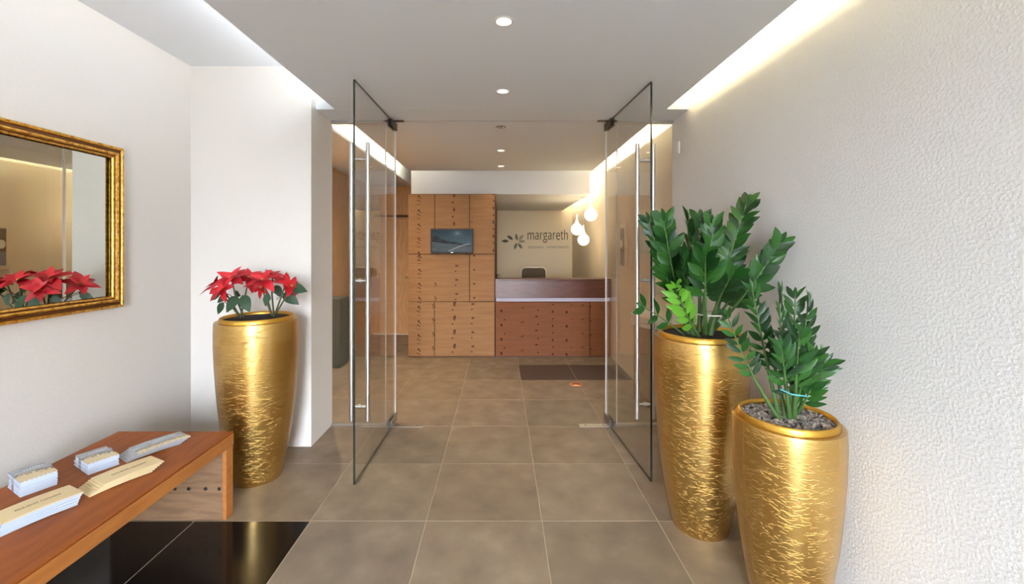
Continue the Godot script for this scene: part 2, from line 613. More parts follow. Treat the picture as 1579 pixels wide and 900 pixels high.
func build_glass_front() -> void:
	# fixed side panes
	for k in 2:
		var x0: float = [-1.345, 0.925][k]
		var x1: float = [-0.915, 1.37][k]
		var w := Node3D.new()
		w.position = P((x0 + x1) / 2, 0, 3.41)
		put(w, "window_%d" % (k + 1))
		tag(w, ["fixed clear glass side pane between the white wall and the left glass door", "fixed clear glass side pane between the right glass door and the plaster wall"][k], "glass pane", "", "structure")
		done("pane", block(x0 + 0.003, x1 - 0.003, 0.016, 2.398, 3.405, 3.415), M.pane, w)
		var free := x1 if k == 0 else x0
		done("glass_edge", block(free - 0.004, free + 0.004, 0.016, 2.398, 3.403, 3.417, 0.001), M.plastic, w)
		done("head_channel", block(x0, x1, 2.396, 2.42, 3.39, 3.43, 0.002), M.brushed, w)
		done("foot_channel", block(x0, x1, 0.0, 0.016, 3.395, 3.425, 0.002), M.brushed, w)
	# shadow line across the ceiling where the doors close
	structure("trim_1", block(-0.915, 0.925, 2.4175, 2.421, 3.408, 3.414), M.steel, "thin dark line across the ceiling between the two glass doors", "trim")
	for k in 2:
		var hinge: Vector3 = [P(-0.852, 0, 3.46), P(0.852, 0, 3.46)][k]
		var free: Vector3 = [P(-0.866, 0, 2.53), P(0.903, 0, 2.565)][k]
		var side: float = [-1.0, 1.0][k]
		var u := (free - hinge).normalized()
		var n := u.cross(Vector3.UP)
		var wd := hinge.distance_to(free)
		var t := Transform3D(Basis(u, Vector3.UP, n), hinge)
		var dr := Node3D.new()
		dr.transform = t
		put(dr, "door_%d" % (k + 2))
		tag(dr, ["left frameless glass door standing open on its floor pivot", "right frameless glass door standing open beside the tall planter"][k], "door", "", "structure")
		var st := mb()
		bx(st, Vector3(wd / 2, 1.21, 0), Vector3(wd, 2.392, 0.01))
		done("pane", st, M.pane, dr, true)
		var ed := mb()
		bx(ed, Vector3(wd, 1.21, 0), Vector3(0.003, 2.394, 0.0115), 0.001)
		bx(ed, Vector3(wd / 2, 2.406, 0), Vector3(wd, 0.003, 0.0115))
		bx(ed, Vector3(wd / 2, 0.014, 0), Vector3(wd, 0.003, 0.0115))
		done("glass_edge", ed, M.pane_edge, dr, true)
		var pale := mb()
		bx(pale, Vector3(0, 1.21, 0), Vector3(0.003, 2.394, 0.0115), 0.001)
		done("glass_edge", pale, M.plastic, dr, true)
		# patch fittings at the pivot: two plates hugging the glass, top and bottom
		for y in [2.375, 0.055]:
			var f := mb()
			bx(f, Vector3(0.085, y, 0.012), Vector3(0.165, 0.052, 0.012), 0.003)
			bx(f, Vector3(0.085, y, -0.012), Vector3(0.165, 0.052, 0.012), 0.003)
			bx(f, Vector3(0.085, y + (0.028 if y > 1 else -0.028), 0), Vector3(0.165, 0.006, 0.036), 0.001)
			done("patch_fitting", f, M.dark_steel if y > 1 else M.steel, dr, true)
		var pv := mb()
		tube(pv, [Vector3(0.06, 2.403, 0), Vector3(0.06, 2.419, 0)], [0.012], 12)
		tube(pv, [Vector3(0.06, 0.027, 0), Vector3(0.06, 0.002, 0)], [0.012], 12)
		done("pivot_pin", pv, M.steel, dr, true)
		# long bar handle, one bar each side of the glass
		var hd := Node3D.new()
		put(hd, "bar_handle", dr)
		var bu := wd - 0.095
		for s in [-1.0, 1.0]:
			var b := mb()
			tube(b, [Vector3(bu, 0.352, s * 0.05), Vector3(bu, 2.058, s * 0.05)], [0.0135], 18)
			done("bar", b, M.brushed, hd, true)
		for y in [0.44, 1.21, 1.955]:
			var b := mb()
			tube(b, [Vector3(bu, y, -0.05), Vector3(bu, y, 0.05)], [0.0085], 12)
			tube(b, [Vector3(bu, y, -0.011), Vector3(bu, y, 0.011)], [0.014], 14)
			done("standoff", b, M.brushed, hd, true)
	# floor pivot plates and ceiling pivot plates
	for k in 2:
		var x0: float = [-0.86, 0.625][k]
		var x1: float = [-0.61, 0.862][k]
		var pl := thing("floor_pivot_plate", ["brushed steel floor pivot plate under the left glass door", "brushed steel floor pivot plate under the right glass door"][k], "hinge plate", P((x0 + x1) / 2, 0, 3.4))
		done("plate", block(x0, x1, 0.0, 0.004, 3.365, 3.425, 0.001), M.brushed, pl)
		for q in [0.2, 0.8]:
			var s := mb()
			lathe(s, [Vector2(0.0, 0.0055), Vector2(0.006, 0.0055), Vector2(0.008, 0.004)], P(lerpf(x0, x1, q), 0, 3.395), 10)
			done("screw", s, M.dark_steel, pl)
		var tp: float = [-0.845, 0.845][k]
		tag(done("ceiling_pivot_plate", block(tp - 0.075, tp + 0.075, CEIL - 0.006, CEIL, 3.385, 3.425, 0.001), M.dark_steel), ["dark ceiling pivot plate over the left glass door", "dark ceiling pivot plate over the right glass door"][k], "hinge plate")

# x of a photograph column on the panelling plane
func wx(px: float, d := 5.5) -> float:
	return (px - 772.0) / 660.0 * d

func wy(py: float, d := 5.5) -> float:
	return 1.42 - (py - 380.0) / 660.0 * d

func build_reception() -> void:
	var x0 := wx(629)
	var x1 := -0.075
	var top := 2.098
	# marks: [x, first y, last y, shapes]
	var cluster := [[0.0, 0.0, 0.011, 0.012, 0.95], [0.018, -0.022, 0.008, 0.008, 0.9], [-0.012, -0.05, 0.008, 0.009, 0.85], [0.012, -0.062, 0.008, 0.007, 0.85], [0.0, -0.105, 0.026, 0.004, 0.5]]
	var pair := [[-0.006, 0.0, 0.008, 0.009, 0.8], [0.008, -0.02, 0.009, 0.009, 0.8], [-0.008, -0.04, 0.006, 0.007, 0.6]]
	var dot := [[0.0, 0.0, 0.012, 0.010, 0.9]]
	var ring := [[0.0, 0.0, 0.014, 0.026, 0.55], [-0.016, 0.09, 0.012, 0.009, 0.85]]
	var smudge := [[0.0, 0.0, 0.017, 0.03, 0.55], [0.008, 0.02, 0.014, 0.014, 0.5], [-0.024, -0.075, 0.010, 0.007, 0.9]]
	var hook := [[0.0, 0.0, 0.02, 0.012, 0.6], [-0.014, -0.07, 0.010, 0.007, 0.9]]
	var f := func(px: float) -> float: return wx(px) - x0
	var mid := wy(465)
	var upper := wy(391.7)
	var marks := [
		[f.call(645.5), 0.10, mid - 0.02, cluster], [f.call(668), 0.13, mid - 0.03, pair], [f.call(700.5), 0.14, mid, smudge], [f.call(729), 0.14, mid, hook],
		[f.call(646.5), mid + 0.05, upper, cluster], [f.call(671.5), mid + 0.06, upper - 0.25, pair], [f.call(704), mid + 0.10, upper, hook], [f.call(731), mid + 0.05, upper, dot],
		[f.call(645.5), upper + 0.02, top, cluster], [f.call(700), upper + 0.03, top, ring], [f.call(727), upper + 0.05, top, [[0, 0, 0.012, 0.005, 0.6]]], [f.call(760.5), upper + 0.05, top, [[0, 0, 0.009, 0.02, 0.8], [0.004, 0.09, 0.01, 0.008, 0.9]]],
	]
	var wall_m := mat(Color.WHITE, 0.6)
	wall_m.metallic_specular = 0.25
	wall_m.albedo_texture = panel_image(x1 - x0, top, col(146, 109, 74), marks, 41)
	var t := thing("panelled_partition", "tall honey wood partition of drilled panels behind the screen, left of the counter", "partition", P((x0 + x1) / 2, 0, 5.6))
	done("core", block(x0 + 0.002, x1 - 0.001, 0.0, top, 5.516, 8.49), M.joint, t)
	done("side_panel", block(x1 - 0.0015, x1 + 0.002, 0.0, top, 5.514, 8.4), M.joint, t)
	for q in [[629, 670.5, 299, 391.7], [670.5, 724, 299, 391.7], [724, 763, 299, 391.7], [629, 724, 391.7, 465], [724, 763, 391.7, 465], [629, 670, 465, 550], [670, 763, 465, 550]]:
		var a := wx(q[0]) + 0.0035
		var b := wx(q[1]) - 0.0035
		var y1 := minf(wy(q[2]), top) - 0.0035
		var y0 := maxf(wy(q[3]), 0.006) + 0.0035
		picture_board("panel", a, b, y0, y1, 5.5, 0.016, x0, x1 - x0, 0.0, top, wall_m, t)
	# the counter
	var c0 := -0.07
	var c1 := 1.415
	var strip := [[0, 0, 0.01, 0.008, 0.9]]
	var g := func(px: float) -> float: return wx(px) - c0
	var blob := [[0, 0, 0.013, 0.018, 0.95]]
	var cm := [
		[g.call(773), 0.05, 0.66, blob], [g.call(778), 0.12, 0.66, strip], [g.call(803), 0.08, 0.6, [[0, 0, 0.022, 0.004, 0.6]]], [g.call(806), 0.09, 0.68, strip],
		[g.call(827), 0.16, 0.7, [[0, 0, 0.015, 0.010, 0.9]]], [g.call(829.5), 0.06, 0.66, strip], [g.call(852.5), 0.13, 0.69, strip], [g.call(852), 0.04, 0.66, [[0, 0, 0.01, 0.015, 0.9]]],
		[g.call(873.5), 0.035, 0.66, blob], [g.call(881), 0.125, 0.7, [[0, 0, 0.006, 0.006, 0.8]]], [g.call(898), 0.125, 0.7, [[0, 0, 0.012, 0.007, 0.8]]],
		[g.call(910.5), 0.105, 0.69, [[0, 0, 0.009, 0.009, 0.8]]], [g.call(927), 0.10, 0.69, [[0, 0, 0.006, 0.007, 0.7]]],
	]
	var counter_m := mat(Color.WHITE, 0.6)
	counter_m.metallic_specular = 0.25
	counter_m.albedo_texture = panel_image(c1 - c0, 0.72, col(121, 76, 50), cm, 43)
	var k := thing("reception_counter", "reception counter with dark walnut upper band above drilled honey wood panels", "counter", P(0.67, 0, 5.7))
	done("carcass", block(c0, c1, 0.008, 0.70, 5.52, 5.95), M.joint, k)
	done("plinth", block(c0, c1, 0.0, 0.008, 5.515, 5.95), M.black, k)
	for q in [[763.6, 909.5], [909.5, 942]]:
		picture_board("panel", wx(q[0]) + 0.003, minf(wx(q[1]), c1) - 0.003, 0.01, 0.706, 5.5, 0.018, c0, c1 - c0, 0.0, 0.72, counter_m, k)
	done("upper_band", block(c0, c1, 0.762, 0.985, 5.485, 5.53, 0.003), M.walnut, k)
	done("shelf", block(c0, c1, 0.706, 0.762, 5.53, 5.95), M.joint, k)
	done("countertop", block(c0, c1, 0.985, 1.003, 5.48, 5.75, 0.003), M.walnut, k)
	done("work_surface", block(c0, c1, 0.74, 0.762, 5.75, 6.1, 0.003), M.honey, k)
	var lum := col(244, 238, 255)
	var lm := mat(col(150, 140, 152), 0.5)
	lm.emission_enabled = true
	lm.emission = lum
	lm.emission_energy_multiplier = 0.2
	done("led_strip", block(c0 + 0.01, c1 - 0.01, 0.712, 0.756, 5.522, 5.529), lm, k)
	area(P((c0 + c1) / 2, 0.735, 5.515), Vector3(0, -0.5, 0.8), Vector2(c1 - c0 - 0.05, 0.03), lum, 0.008, "strip_light", k)
	# screen on the panelling
	var tv := thing("wall_screen", "small wall mounted screen showing a dusky bay with hills", "screen", P(wx(696.5, 5.44), wy(371, 5.44), 5.44))
	var d := 5.43
	var a := wx(664, d)
	var b := wx(729.5, d)
	var y0 := wy(390.5, d)
	var y1 := wy(352.5, d)
	done("casing", block(a, b, y0, y1, d, d + 0.045, 0.006), M.black, tv)
	done("bracket", block(a + 0.15, b - 0.15, y0 + 0.07, y1 - 0.07, d + 0.045, 5.5), M.dark_steel, tv)
	var sm := mat(Color.BLACK, 0.45)
	sm.metallic_specular = 0.3
	sm.emission_enabled = true
	sm.emission = Color.WHITE
	sm.emission_operator = BaseMaterial3D.EMISSION_OP_MULTIPLY
	sm.emission_texture = screen_picture()
	sm.emission_energy_multiplier = 0.4
	var sc := mb()
	quad(sc, P(a + 0.018, y0 + 0.024, d - 0.001), P(b - 0.018, y0 + 0.024, d - 0.001), P(b - 0.018, y1 - 0.018, d - 0.001), P(a + 0.018, y1 - 0.018, d - 0.001))
	done("display", sc, sm, tv)
	area(P((a + b) / 2, (y0 + y1) / 2, d - 0.006), Vector3(0, 0, 1), Vector2(b - a - 0.04, y1 - y0 - 0.04), col(150, 180, 190), 0.006, "screen_light", tv)
	var lg := mb()
	bx(lg, P((a + b) / 2, y0 + 0.012, d - 0.001), Vector3(0.035, 0.008, 0.003), 0.001)
	done("badge", lg, M.steel, tv)
	for q in [0.16, 0.84]:
		var fb := mb()
		bx(fb, P(lerpf(a, b, q), y0 - 0.008, d + 0.02), Vector3(0.02, 0.018, 0.02), 0.003)
		done("foot", fb, M.black, tv)
	# logo: seven leaves and lettering
	var lz := 8.5
	var lo := thing("leaf_logo", "grey green flower logo of seven pointed leaves beside the lettering", "logo", P(wx(793, lz), wy(372, lz), lz))
	for q in [[779, 371.5, 180, 1.0, 0], [786.5, 366.3, 147, 1.0, 0], [796.5, 365.5, 100, 1.0, 1], [803.5, 366, 48, 1.0, 2], [804.5, 372, 0, 1.0, 2], [802, 379, -52, 1.0, 1], [795, 379.3, -112, 1.0, 1]]:
		var poly := PackedVector2Array()
		for i in 13:
			var s := i / 12.0
			poly.append(Vector2((s - 0.5) * 0.148, 0.029 * sin(PI * s)))
		for i in range(11, 0, -1):
			var s := i / 12.0
			poly.append(Vector2((s - 0.5) * 0.148, -0.029 * sin(PI * s)))
		var st := mb()
		prism(st, poly, 0.006, Transform3D(Basis(Vector3.BACK, deg_to_rad(q[2])), P(wx(q[0], lz), wy(q[1], lz), lz)))
		done("logo_leaf", st, [M.logo_dark, M.logo_mid, M.logo_pale][q[4]], lo)
	var word := thing("wall_lettering", "thin brown lettering reading margareth on the beige back wall", "lettering", P(wx(848, lz), wy(371, lz), lz - 0.001))
	text("wordmark", "margareth", M.logo_dark, 62.0 / 660.0 * lz, 0.006, word, P(wx(813.5, lz), wy(374.5, lz), lz), Basis.IDENTITY, 1.5)
	text("subtitle", "RESIDENCE · APPARTEMENTS", M.logo_mid, 62.0 / 660.0 * lz, 0.003, word, P(wx(815, lz), wy(383.8, lz), lz), Basis.IDENTITY, 0.95)
	build_chair()

# board whose front wears its share of a wall-wide picture
func picture_board(called: String, a: float, b: float, y0: float, y1: float, d: float, th: float, px0: float, pw: float, py0: float, ph: float, m: Material, parent: Node) -> void:
	var st := mb()
	var e := 0.003
	var uv := func(x: float, y: float) -> Vector2: return Vector2((x - px0) / pw, 1.0 - (y - py0) / ph)
	var f := [Vector2(a + e, y0 + e), Vector2(b - e, y0 + e), Vector2(b - e, y1 - e), Vector2(a + e, y1 - e)]
	var g := [Vector2(a, y0), Vector2(b, y0), Vector2(b, y1), Vector2(a, y1)]
	quad(st, P(f[0].x, f[0].y, d), P(f[1].x, f[1].y, d), P(f[2].x, f[2].y, d), P(f[3].x, f[3].y, d), [uv.call(f[0].x, f[0].y), uv.call(f[1].x, f[1].y), uv.call(f[2].x, f[2].y), uv.call(f[3].x, f[3].y)])
	for i in 4:
		var j := (i + 1) % 4
		var us := [uv.call(g[i].x, g[i].y), uv.call(g[j].x, g[j].y), uv.call(f[j].x, f[j].y), uv.call(f[i].x, f[i].y)]
		quad(st, P(g[i].x, g[i].y, d + e), P(g[j].x, g[j].y, d + e), P(f[j].x, f[j].y, d), P(f[i].x, f[i].y, d), us)
		quad(st, P(g[i].x, g[i].y, d + th), P(g[j].x, g[j].y, d + th), P(g[j].x, g[j].y, d + e), P(g[i].x, g[i].y, d + e), us)
	done(called, st, m, parent)

func text(called: String, words: String, m: Material, width: float, depth: float, parent: Node, at: Vector3, turn := Basis.IDENTITY, tall := 1.0) -> MeshInstance3D:
	var t := TextMesh.new()
	var sf := SystemFont.new()
	sf.font_names = PackedStringArray(["Droid Sans"])
	t.font = sf
	t.text = words
	t.font_size = 48
	t.pixel_size = 0.01
	t.depth = depth
	t.horizontal_alignment = HORIZONTAL_ALIGNMENT_LEFT
	t.vertical_alignment = VERTICAL_ALIGNMENT_BOTTOM
	var box := t.get_aabb()
	var s := width / maxf(box.size.x, 0.01)
	var o := lay(called, t, m, parent)
	# baseline of the first line sits at y = 0 of the lettering
	var base := box.position
	o.transform = Transform3D(turn.scaled_local(Vector3(s, s * tall, 1.0)), at - (parent as Node3D).position - turn * Vector3(base.x * s, 0, 0))
	return o

func screen_picture() -> ImageTexture:
	var im := Image.create(192, 108, false, Image.FORMAT_RGBA8)
	var n := FastNoiseLite.new()
	n.seed = 9
	n.frequency = 0.03
	for x in 192:
		var ridge := 42.0 + x * 0.17 - 16.0 * exp(-pow((x - 18.0) / 26.0, 2.0)) + n.get_noise_1d(x * 2.0) * 9.0
		var shore := 60.0 + x * 0.11 + n.get_noise_1d(x + 400.0) * 3.0
		for y in 108:
			var c := col(44, 74, 88).lerp(col(88, 120, 130), clampf(y / 60.0, 0, 1))
			c = c.lerp(col(190, 206, 204), 0.9 * exp(-Vector2((x - 122) / 13.0, (y - 16) / 9.0).length()))
			if y > ridge:
				c = col(38, 48, 54).lerp(col(74, 82, 84), clampf(n.get_noise_2d(x, y * 2.0) + 0.3, 0, 1))
			if y > shore:
				c = col(92, 106, 112).lerp(col(126, 136, 138), clampf(n.get_noise_2d(x * 0.4, y * 3.0) + 0.5, 0, 1))
			if absf(y - (104.0 - 34.0 * sin((x - 84.0) / 70.0))) < 2.5 and x > 78 and x < 184:
				c = col(208, 212, 208)
			im.set_pixel(x, y, c)
	return ImageTexture.create_from_image(im)

func build_chair() -> void:
	var t := thing("office_chair", "dark office chair with light edged backrest behind the reception counter", "chair", P(0.512, -0.02, 6.9), PI)
	var poly := PackedVector2Array()
	for q in [[0.125, 0.235, 0.0], [-0.125, 0.235, PI / 2], [-0.125, -0.235, PI], [0.125, -0.235, 3 * PI / 2]]:
		for i in 6:
			var a: float = q[2] + i * PI / 10
			poly.append(Vector2(q[0] + 0.06 * cos(a), q[1] + 0.06 * sin(a)))
	var st := mb()
	prism(st, poly, 0.04, Transform3D(Basis.IDENTITY, Vector3(0, 0.815, -0.27)))
	done("backrest", st, M.chair, t, true)
	var loop := []
	for p in poly:
		loop.append(Vector3(p.x, p.y + 0.815, -0.25))
	loop.append(loop[0])
	st = mb()
	tube(st, loop, [0.012], 8, false)
	done("back_frame", st, M.plastic, t, true)
	st = mb()
	bx(st, Vector3(0, 0.47, 0), Vector3(0.46, 0.07, 0.46), 0.02)
	done("seat", st, M.chair, t, true)
	st = mb()
	tube(st, [Vector3(0, 0.44, 0), Vector3(0, 0.1, 0)], [0.03], 12)
	done("column", st, M.steel, t, true)
	st = mb()
	tube(st, [Vector3(0, 0.45, -0.15), Vector3(0, 0.5, -0.31), Vector3(0, 0.8, -0.28)], [0.02], 8)
	done("back_support", st, M.black, t, true)
	for k in 5:
		var a := TAU * k / 5
		var e := Vector3(cos(a), 0, sin(a))
		st = mb()
		tube(st, [Vector3(0, 0.11, 0), e * 0.27 + Vector3(0, 0.075, 0)], [0.022, 0.014], 8)
		done("base_arm", st, M.black, t, true)
		st = mb()
		tube(st, [e * 0.27 + Vector3(0, 0.028, 0) + e.cross(Vector3.UP) * 0.02, e * 0.27 + Vector3(0, 0.028, 0) - e.cross(Vector3.UP) * 0.02], [0.028], 12)
		done("caster", st, M.black, t, true)

func build_ceiling_lights() -> void:
	var names := ["lit round downlight nearest the viewer, above the open doorway approach", "second lit round downlight just before the glass doors", "unlit round ceiling spot just beyond the line of the glass doors", "lit round downlight over the middle of the reception floor", "small lit round downlight nearest the white bulkhead"]
	var ds := [1.90, 2.755, 3.575, 4.45, 5.32]
	for k in 5:
		var lit := k != 2
		var at := P(0.014 if k < 2 else 0.004, CEIL, ds[k])
		var t := thing("ceiling_downlight", names[k], "light", at, 0.0, "row of ceiling downlights")
		var st := mb()
		lathe(st, [Vector2(0.034, 0.0), Vector2(0.034, -0.003), Vector2(0.034, -0.003), Vector2(0.042, -0.004), Vector2(0.046, 0.0)], Vector3.ZERO, 32)
		done("trim_ring", st, M.plastic if lit else M.brushed, t, true)
		st = mb()
		lathe(st, [Vector2(0.034, -0.0025), Vector2(0.0, -0.0025)], Vector3.ZERO, 32)
		if lit:
			done("lens", st, glow(col(255, 246, 226), 3.0), t, true)
			var l := SpotLight3D.new()
			l.light_color = col(255, 236, 206)
			l.light_energy = 0.35
			l.spot_angle = 55
			l.spot_range = 12
			l.spot_attenuation = 2
			l.light_size = 0.03
			l.shadow_enabled = true
			put(l, "spot", t)
			l.position = Vector3(0, -0.012, 0)
			l.rotation.x = -PI / 2
		else:
			done("lens", st, M.dark_steel, t, true)
			for s in [-1.0, 1.0]:
				st = mb()
				lathe(st, [Vector2(0.0, -0.009), Vector2(0.010, -0.007), Vector2(0.012, -0.002)], Vector3(s * 0.015, 0, 0), 14)
				done("lamp_cup", st, M.plastic, t, true)
	var ad := thing("ceiling_downlight", "round downlight in the low side aisle ceiling, hidden behind the white jamb", "light", P(-1.78, 2.4, 4.3))
	var as_ := mb()
	lathe(as_, [Vector2(0.034, 0.0), Vector2(0.034, -0.003), Vector2(0.034, -0.003), Vector2(0.042, -0.004), Vector2(0.046, 0.0)], Vector3.ZERO, 32)
	done("trim_ring", as_, M.plastic, ad, true)
	as_ = mb()
	lathe(as_, [Vector2(0.034, -0.0025), Vector2(0.0, -0.0025)], Vector3.ZERO, 32)
	done("lens", as_, glow(col(255, 246, 226), 3.0), ad, true)
	var al := SpotLight3D.new()
	al.light_color = col(255, 236, 206)
	al.light_energy = 4.2
	al.spot_angle = 78
	al.spot_range = 12
	al.spot_attenuation = 2
	al.light_size = 0.03
	al.shadow_enabled = true
	put(al, "spot", ad)
	al.position = Vector3(0, -0.012, 0)
	al.rotation.x = -PI / 2
	# three glass drop pendants
	var pend := [[911, 331, 5.74, 0.086, TOP], [889.5, 353.5, 6.5, 0.088, 2.135], [900, 369.5, 6.2, 0.084, 2.135]]
	var pl := ["highest white glass drop pendant, beside the right glass door", "white glass drop pendant nearest the wall lettering", "lowest of the three white glass drop pendants"]
	for k in 3:
		var q: Array = pend[k]
		var r: float = q[3]
		var at := P(wx(q[0], q[2]), wy(q[1], q[2]), q[2])
		if k > 0:
			at.x = minf(at.x, 1.2)
		var t := thing("pendant_lamp", pl[k], "lamp", at, 0.0, "three drop pendants by the counter")
		var prof := []
		for i in 13:
			var a := -PI / 2 + i * (PI * 0.80) / 12
			prof.append(Vector2(r * cos(a), r * sin(a)))
		prof.append(Vector2(r * 0.34, r * 1.08))
		prof.append(Vector2(r * 0.17, r * 1.5))
		prof.append(Vector2(r * 0.10, r * 2.0))
		prof.append(Vector2(r * 0.08, r * 2.5))
		var st := mb()
		lathe(st, prof, Vector3.ZERO, 28)
		done("globe", st, glow(col(255, 246, 224), 2.2), t, true)
		st = mb()
		var cy: float = q[4] - at.y
		tube(st, [Vector3(0, r * 2.45, 0), Vector3(0, cy, 0)], [0.0028], 6)
		done("cord", st, M.cord, t, true)
		st = mb()
		lathe(st, [Vector2(0.0, cy - 0.02), Vector2(0.03, cy - 0.018), Vector2(0.034, cy)], Vector3.ZERO, 18)
		done("ceiling_rose", st, M.plastic, t, true)
		var l := OmniLight3D.new()
		l.light_color = col(255, 226, 178)
		l.light_energy = 0.11
		l.omni_range = 12
		l.omni_attenuation = 2
		l.light_size = 0.07
		l.shadow_enabled = true
		put(l, "lamp_light", t)

func build_mirror() -> void:
	var y0 := 1.076
	var y1 := 1.982
	var d0 := 1.15
	var d1 := 2.462
	var t := thing("wall_mirror", "large rectangular wall mirror in a stepped antique gold frame", "mirror", P(-2.2, y0, (d0 + d1) / 2))
	done("backing", block(-2.2, -2.196, y0 + 0.03, y1 - 0.03, d0 + 0.03, d1 - 0.03), M.black, t)
	var gl := mb()
	var gx := -2.194
	quad(gl, P(gx, y0 + 0.05, d0 + 0.05), P(gx, y1 - 0.05, d0 + 0.05), P(gx, y1 - 0.05, d1 - 0.05), P(gx, y0 + 0.05, d1 - 0.05))
	done("mirror_glass", gl, M.mirror, t)
	# stepped moulding swept round four mitred rails; profile runs from the outside in: [inset, height off the wall]
	var steps := [
		["frame_outer", M.frame_gold, [[0.0, 0.0], [0.0, 0.030], [0.004, 0.036], [0.012, 0.036], [0.016, 0.031]]],
		["frame_hollow", M.frame_dark, [[0.016, 0.031], [0.020, 0.026], [0.028, 0.026], [0.032, 0.030]]],
		["frame_bead", M.frame_gold, [[0.032, 0.030], [0.036, 0.038], [0.042, 0.040], [0.048, 0.036], [0.050, 0.030]]],
		["frame_slip", M.frame_dark, [[0.050, 0.030], [0.052, 0.026], [0.055, 0.026]]],
		["frame_inner", M.frame_gold, [[0.055, 0.026], [0.057, 0.030], [0.062, 0.029], [0.066, 0.022]]],
	]
	for s in steps:
		var st := mb()
		for i in s[2].size() - 1:
			var a: Array = s[2][i]
			var b: Array = s[2][i + 1]
			var ca := [P(-2.2 + a[1], y0 + a[0], d0 + a[0]), P(-2.2 + a[1], y1 - a[0], d0 + a[0]), P(-2.2 + a[1], y1 - a[0], d1 - a[0]), P(-2.2 + a[1], y0 + a[0], d1 - a[0])]
			var cb := [P(-2.2 + b[1], y0 + b[0], d0 + b[0]), P(-2.2 + b[1], y1 - b[0], d0 + b[0]), P(-2.2 + b[1], y1 - b[0], d1 - b[0]), P(-2.2 + b[1], y0 + b[0], d1 - b[0])]
			for j in 4:
				var e := (j + 1) % 4
				quad(st, ca[j], ca[e], cb[e], cb[j])
		done(s[0], st, s[1], t)

func build_bench() -> void:
	var y := 0.435
	var t := thing("bench", "low brown wooden bench under the mirror with leaflets on top", "bench", P(-1.73, 0, 1.3))
	done("top_board", block(-2.04, -1.427, y - 0.012, y, 0.35, 2.285, 0.003), M.bench, t)
	done("apron", block(-2.04, -1.424, y - 0.070, y - 0.012, 0.35, 2.285, 0.002), M.fascia, t)
	for q in [[2.222, 2.278], [0.36, 0.42]]:
		var leg := done("leg", block(-2.03, -1.444, 0.0, y - 0.07, q[0], q[1], 0.002), M.bench_leg, t)
		done("edge_strip", block(-1.444, -1.424, 0.0, y - 0.07, q[0], q[1], 0.002), M.fascia, leg)
		if q[0] > 1:
			for px in [270, 291, 317, 338]:
				var st := mb()
				lathe(st, [Vector2(0.009, 0.0), Vector2(0.009, 0.0015), Vector2(0.0, 0.0015)], Vector3.ZERO, 12, Transform3D(Basis(Vector3.RIGHT, PI / 2), P((px - 772.0) / 660.0 * 2.222, 0.163, 2.222)))
				done("screw_hole", st, M.black, leg)

func planter(called: String, label: String, at: Vector3, r: float, h: float, turn: float) -> Node3D:
	var t := thing(called, label, "planter", at, turn, "gold leaf planters")
	var prof := []
	for q in [[0.0, 0.58], [0.012, 0.60], [0.06, 0.645], [0.14, 0.715], [0.25, 0.79], [0.38, 0.862], [0.5, 0.912], [0.62, 0.952], [0.74, 0.982], [0.85, 0.997], [0.93, 1.0], [0.985, 0.992], [1.0, 0.982]]:
		prof.append(Vector2(q[1] * r, q[0] * h))
	prof.append(prof[-1])
	prof.append(Vector2(r * 0.972, h + 0.001))
	prof.append(Vector2(r * 0.86, h + 0.001))
	var st := mb()
	lathe(st, [Vector2(0, 0)] + [prof[0], prof[0]] + prof, Vector3.ZERO, 72, Transform3D.IDENTITY, 1.6)
	done("body", st, M.gold, t, true)
	st = mb()
	var ring := []
	for i in 11:
		var a := PI * (1.0 - i / 10.0)
		ring.append(Vector2(r * 0.85 - r * 0.042 * cos(a), h + 0.002 + 0.024 * sin(a)))
	ring.append(ring[-1])
	ring.append(Vector2(ring[-1].x, h - 0.09))
	lathe(st, ring, Vector3.ZERO, 64)
	done("inner_rim", st, M.gold_rim, t, true)
	return t

func soil(t: Node3D, r: float, y: float) -> void:
	var st := mb()
	var prof := []
	for i in 7:
		var s := i / 6.0
		prof.append(Vector2(r * (1.0 - s), y + 0.012 * s))
	lathe(st, prof, Vector3.ZERO, 40)
	stuff(done("soil", st, M.soil, t, true))

